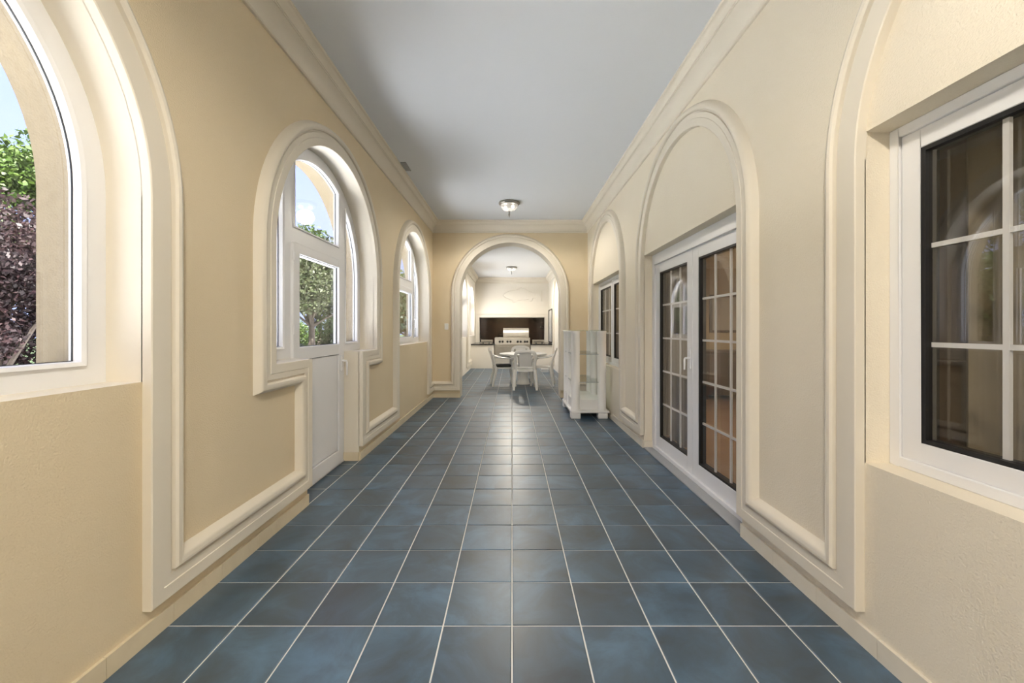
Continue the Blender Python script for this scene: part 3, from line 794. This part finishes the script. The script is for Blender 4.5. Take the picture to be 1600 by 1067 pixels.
# ------------------------------------------------------------------ round table and chairs
TX, TY = .265, 9.62
def table():
    root = empty('round_table', (TX, TY, 0)); tag(root, 'round white plastic table between four white chairs', 'table')
    MB().lathe([(0, .705), (.50, .705), (.545, .700), (.56, .715), (.565, .728), (.555, .738), (.53, .742), (0, .742)], n=48).build('tabletop', 'plastic_white', root)
    MB().lathe([(.155, 0.001), (.160, .01), (.150, .05), (.128, .12), (.118, .30), (.118, .62), (.16, .69), (.24, .706)], n=28, capb=True).build('pedestal', 'plastic_white', root)
table()
def make_chair():
    root = empty('plastic_chair')
    # local: faces +Y; seat about .44 high
    s = MB(); n = 12
    def sz(u, v): return .44-.018*math.cos(u*PI/2)*(1-v*v*.3)+.012*max(0, v-.7)*-3
    G = [[None]*(n+1) for _ in range(n+1)]
    for i in range(n+1):
        for j in range(n+1):
            u, v = -1+2*i/n, -1+2*j/n
            wdt = .225+.012*v
            G[i][j] = (u*wdt*(1-.06*abs(v)**6), v*.215*(1-.05*abs(u)**6), sz(u, v))
    for i in range(n):
        for j in range(n):
            q = [G[i][j], G[i+1][j], G[i+1][j+1], G[i][j+1]]
            s.quad(*q); s.quad(*[(x, y, z-.012) for x, y, z in q][::-1])
    rim = [G[i][0] for i in range(n+1)]+[G[n][j] for j in range(1, n+1)]+[G[i][n] for i in range(n-1, -1, -1)]+[G[0][j] for j in range(n-1, 0, -1)]
    for k in range(len(rim)):
        p, q = rim[k], rim[(k+1) % len(rim)]
        s.quad(p, q, (q[0], q[1], q[2]-.035), (p[0], p[1], p[2]-.035))
    s.build('seat', 'plastic_white', root)
    for sx in (-1, 1):
        for (y, yt, hgt) in ((.19, .245, .44), (-.19, -.275, .44)):
            MB().tube([(sx*.215, y, hgt-.005), (sx*.224, y+(yt-y)*.3, .30), (sx*.238, y+(yt-y)*.7, .14), (sx*.246, yt, .001)],
                      [(.046, .040), (.040, .033), (.034, .027), (.026, .022)], n=10, ref=(0, 1, 0)).build('leg', 'plastic_white', root)
        # armrest sweeps forward from the back and down to the front leg
        MB().tube([(sx*.225, -.235, .70), (sx*.262, -.17, .675), (sx*.275, -.05, .66), (sx*.275, .10, .648), (sx*.265, .185, .625), (sx*.245, .215, .56), (sx*.225, .20, .43)],
                  [(.030, .022), (.036, .018), (.038, .016), (.038, .016), (.036, .018), (.032, .020), (.030, .024)], n=10, ref=(0, 0, 1)).build('armrest', 'plastic_white', root)
    bk = MB()
    def bp(u, t):   # u -1..1 across, t 0..1 up
        return (u*(.205+.03*t)*(1-.10*max(0, t-.75)*4*abs(u)), -.205-.105*t-.03*(1-u*u)*t, .435+.405*t-.045*abs(u)**3*max(0, t-.6)*2.5)
    for sx in (-1, 1):
        bk.tube([bp(sx*.97, t/8) for t in range(9)], [(.032, .018)]*9, n=8, ref=(0, 1, 0))
    bk.tube([bp(-1+2*k/12, 1.0) for k in range(13)], [(.036, .017)]*13, n=8, ref=(0, 1, 0))
    bk.tube([bp(-1+2*k/12, .12) for k in range(13)], [(.020, .012)]*13, n=8, ref=(0, 1, 0))
    bk.build('backrest', 'plastic_white', root)
    sp = MB()
    for (u0, u1) in ((-.58, .58),):
        nn = 6
        for t in range(8):
            for k in range(nn):
                q = [bp(u0+(u1-u0)*kk/nn, .12+.86*tt/8) for kk, tt in ((k, t), (k+1, t), (k+1, t+1), (k, t+1))]
                sp.quad(*q); sp.quad(*[(x, y+.010, z) for x, y, z in q][::-1])
        for uu in (u0, u1):
            for t in range(8):
                p, q = bp(uu, .12+.86*t/8), bp(uu, .12+.86*(t+1)/8)
                sp.quad(p, q, (q[0], q[1]+.010, q[2]), (p[0], p[1]+.010, p[2]))
    sp.build('splat', 'plastic_white', root)
    return root
chair0 = make_chair()
CH = [(.275, 8.86, 0.03, 'white plastic armchair with its back to the viewer, nearest the archway'),
      (-.20, 9.40, -PI/2+.16, 'white plastic armchair on the left of the table, black cushion on its seat'),
      (.72, 9.50, PI/2-.16, 'white plastic armchair on the right of the round table'),
      (.235, 10.42, PI+.02, 'white plastic armchair behind the round table, below the grill')]
for i, (x, y, rz, lab) in enumerate(CH):
    o = chair0 if i == 0 else copy_tree(chair0)
    o.location = (x, y, 0); o.rotation_euler = (0, 0, rz); tag(o, lab, 'chair', 'white plastic chairs round the table')
cb = MB().box(-.17, .17, -.17, .17, 0, .05).build('seat_cushion', 'cushion', bevel=.018)
cb.location = (-.20, 9.40, .445); cb.rotation_euler = (0, 0, .1); tag(cb, 'thin black cushion on the left chair', 'cushion')
bxo = empty('flat_box', (1.0, 12.3, 0)); tag(bxo, 'small flat white box on the floor right of the table', 'box')
MB().box(-.11, .11, -.09, .09, 0, .085).build('body', 'plate', bxo, bevel=.004); MB().box(-.114, .114, -.094, .094, .085, .11).build('lid', 'plate', bxo, bevel=.004)

# ------------------------------------------------------------------ garden
tr0 = MB().box(-9.5, XL-.40, -20, 40, -.5, -.14).build('terrace', 'bounce_paving'); struct(tr0, 'unseen pale stone terrace added to bounce sunlight into the gallery', 'terrace')  # ground out of view, added to reflect sunlight up to the ceiling
lw = MB().box(-80, -9.5, -60, 120, -.5, -.20).build('lawn', 'grass'); struct(lw, 'green lawn beyond the terrace', 'lawn')
def leaf_cloud(name, m_, centres, radii, n, size, seed, parent, squash=.8):
    rg = np.random.default_rng(seed); C_ = np.array(centres, float); R_ = np.array(radii, float)
    w_ = R_**2.2; idx = rg.choice(len(C_), n, p=w_/w_.sum())
    d = rg.normal(size=(n, 3)); d /= np.linalg.norm(d, axis=1)[:, None]
    rad = R_[idx]*rg.uniform(0.25, 1.0, n)**0.5
    P = C_[idx]+d*rad[:, None]*np.array([1, 1, squash])
    a1 = rg.normal(size=(n, 3)); a1 /= np.linalg.norm(a1, axis=1)[:, None]
    a2 = np.cross(a1, rg.normal(size=(n, 3))); a2 /= np.linalg.norm(a2, axis=1)[:, None]
    sz = size*rg.uniform(.6, 1.3, n)[:, None]
    V = np.stack([P-a1*sz, P+a2*sz*.55, P+a1*sz, P-a2*sz*.55], 1).reshape(-1, 3)
    me = bpy.data.meshes.new(name); me.vertices.add(4*n); me.vertices.foreach_set('co', V.ravel())
    me.loops.add(4*n); me.loops.foreach_set('vertex_index', np.arange(4*n, dtype=np.int32))
    me.polygons.add(n); me.polygons.foreach_set('loop_start', np.arange(0, 4*n, 4, dtype=np.int32))
    me.update(calc_edges=True); me.materials.append(M[m_])
    o = bpy.data.objects.new(name, me); COL.objects.link(o); o.parent = parent; o['kind'] = 'stuff'
    return o
def tree(loc, h, spread, trunk_h, leafm, label, seed, n=9000, size=.16, cat='tree', name='tree', low=.35):
    rnd = random.Random(seed); root = empty(name, loc); tag(root, label, cat, 'trees and shrubs in the garden')
    t = MB(); r0 = .035*h*.6+.03
    lean = rnd.uniform(-.2, .2)
    t.tube([(0, 0, -.2), (.02, .0, trunk_h*.5), (lean*.4, .03, trunk_h), (lean, .1, trunk_h+(h-trunk_h)*.45)], [r0*1.25, r0, r0*.85, r0*.35], n=9)
    cs, rs = [], []
    for k in range(11):
        an = 2*PI*k/11+rnd.uniform(-.3, .3); z0 = trunk_h*rnd.uniform(.8, 1.1)
        zt = trunk_h+(h-trunk_h)*rnd.uniform(low*.4, .85); rr = spread*rnd.uniform(.55, .85)*(1.15-.45*(zt-trunk_h)/(h-trunk_h))
        e = Vector((math.cos(an)*rr, math.sin(an)*rr, zt)); mid = Vector((math.cos(an)*rr*.45, math.sin(an)*rr*.45, z0+(zt-z0)*.62))
        t.tube([(lean*.3, 0, z0), mid, e], [r0*.45, r0*.28, r0*.08], n=6)
        cs.append(e); rs.append(spread*rnd.uniform(.32, .48))
        cs.append(mid+Vector((rnd.uniform(-.3, .3), rnd.uniform(-.3, .3), .25*(h-trunk_h)*rnd.uniform(0, 1)))); rs.append(spread*rnd.uniform(.28, .4))
    for k in range(5):
        cs.append(Vector((rnd.uniform(-.35, .35)*spread, rnd.uniform(-.35, .35)*spread, h-spread*rnd.uniform(.3, .55)))); rs.append(spread*rnd.uniform(.3, .45))
    t.build('trunk', 'bark', root)
    leaf_cloud('crown', leafm, cs, rs, n, size, seed, root)
    return root
# seen through the nearest window
tree((-9.6, 7.5, -.2), 3.9, 2.3, .5, 'leaf_plum', 'purple leaved tree seen through the nearest garden window', 3, 42000, .045, low=.05)
tree((-14.5, 11.4, -.2), 7.0, 3.0, 2.2, 'leaf_bright', 'tall light green tree behind the purple leaved tree', 5, 26000, .075)
tree((-15.8, 2.6, -.2), 6.2, 2.8, 1.6, 'leaf_green', 'green tree left of the purple leaved tree', 7, 10000, .14)
# seen through the middle window
tree((-11.1, 22.3, -.2), 6.9, 3.3, 1.9, 'leaf_olive', 'spreading tree with a dark trunk seen through the garden door', 11, 26000, .085)
tree((-17.6, 36.8, -.2), 10.6, 4.4, 2.4, 'leaf_green', 'tall green tree beyond the spreading tree', 13, 12000, .2)
tree((-20.2, 26.5, -.2), 7.2, 3.6, 2.0, 'leaf_green', 'green tree at the left edge of the door view', 17, 10000, .17)
for k, (x, y) in enumerate(((-12.2, 28.4), (-16.3, 29.4))):
    tree((x, y, -.2), 2.5, 1.9, .25, 'leaf_bright', ['light green shrub low to the right of the dark trunk', 'light green shrub low to the left of the dark trunk'][k], 30+k, 9000, .08, cat='shrub', name='shrub', low=.02)
tree((-8.6, 33.0, -.2), 5.2, 3.0, 1.0, 'leaf_dark', 'dark green tree seen through the farthest garden window', 41, 9000, .17)
tree((-14.0, 46.0, -.2), 8.0, 4.2, 1.4, 'leaf_green', 'distant green tree at the end of the garden', 43, 9000, .25)
tree((-12.0, -4.0, -.2), 5.5, 3.0, 1.2, 'leaf_green', 'green garden tree reflected in the near house window', 47, 8000, .16)
tree((-16.5, 17.5, -.2), 4.2, 2.6, .7, 'leaf_green', 'bushy green tree between the two window views', 51, 9000, .14)

# lamps inside the house: unseen fixtures, added to light the rooms
for (x, y, p) in ((4.2, 4.4, ROOM_LAMP_W), (3.6, -1.0, ROOM_LAMP_W*.04)):
    ceiling_lamp((x, y, 2.75), 'unseen flush ceiling lamp added to light the warm room behind the patio door' if y > 2 else 'unseen flush ceiling lamp added to light the brown room behind the near window', p, (1.0, .80, .56))
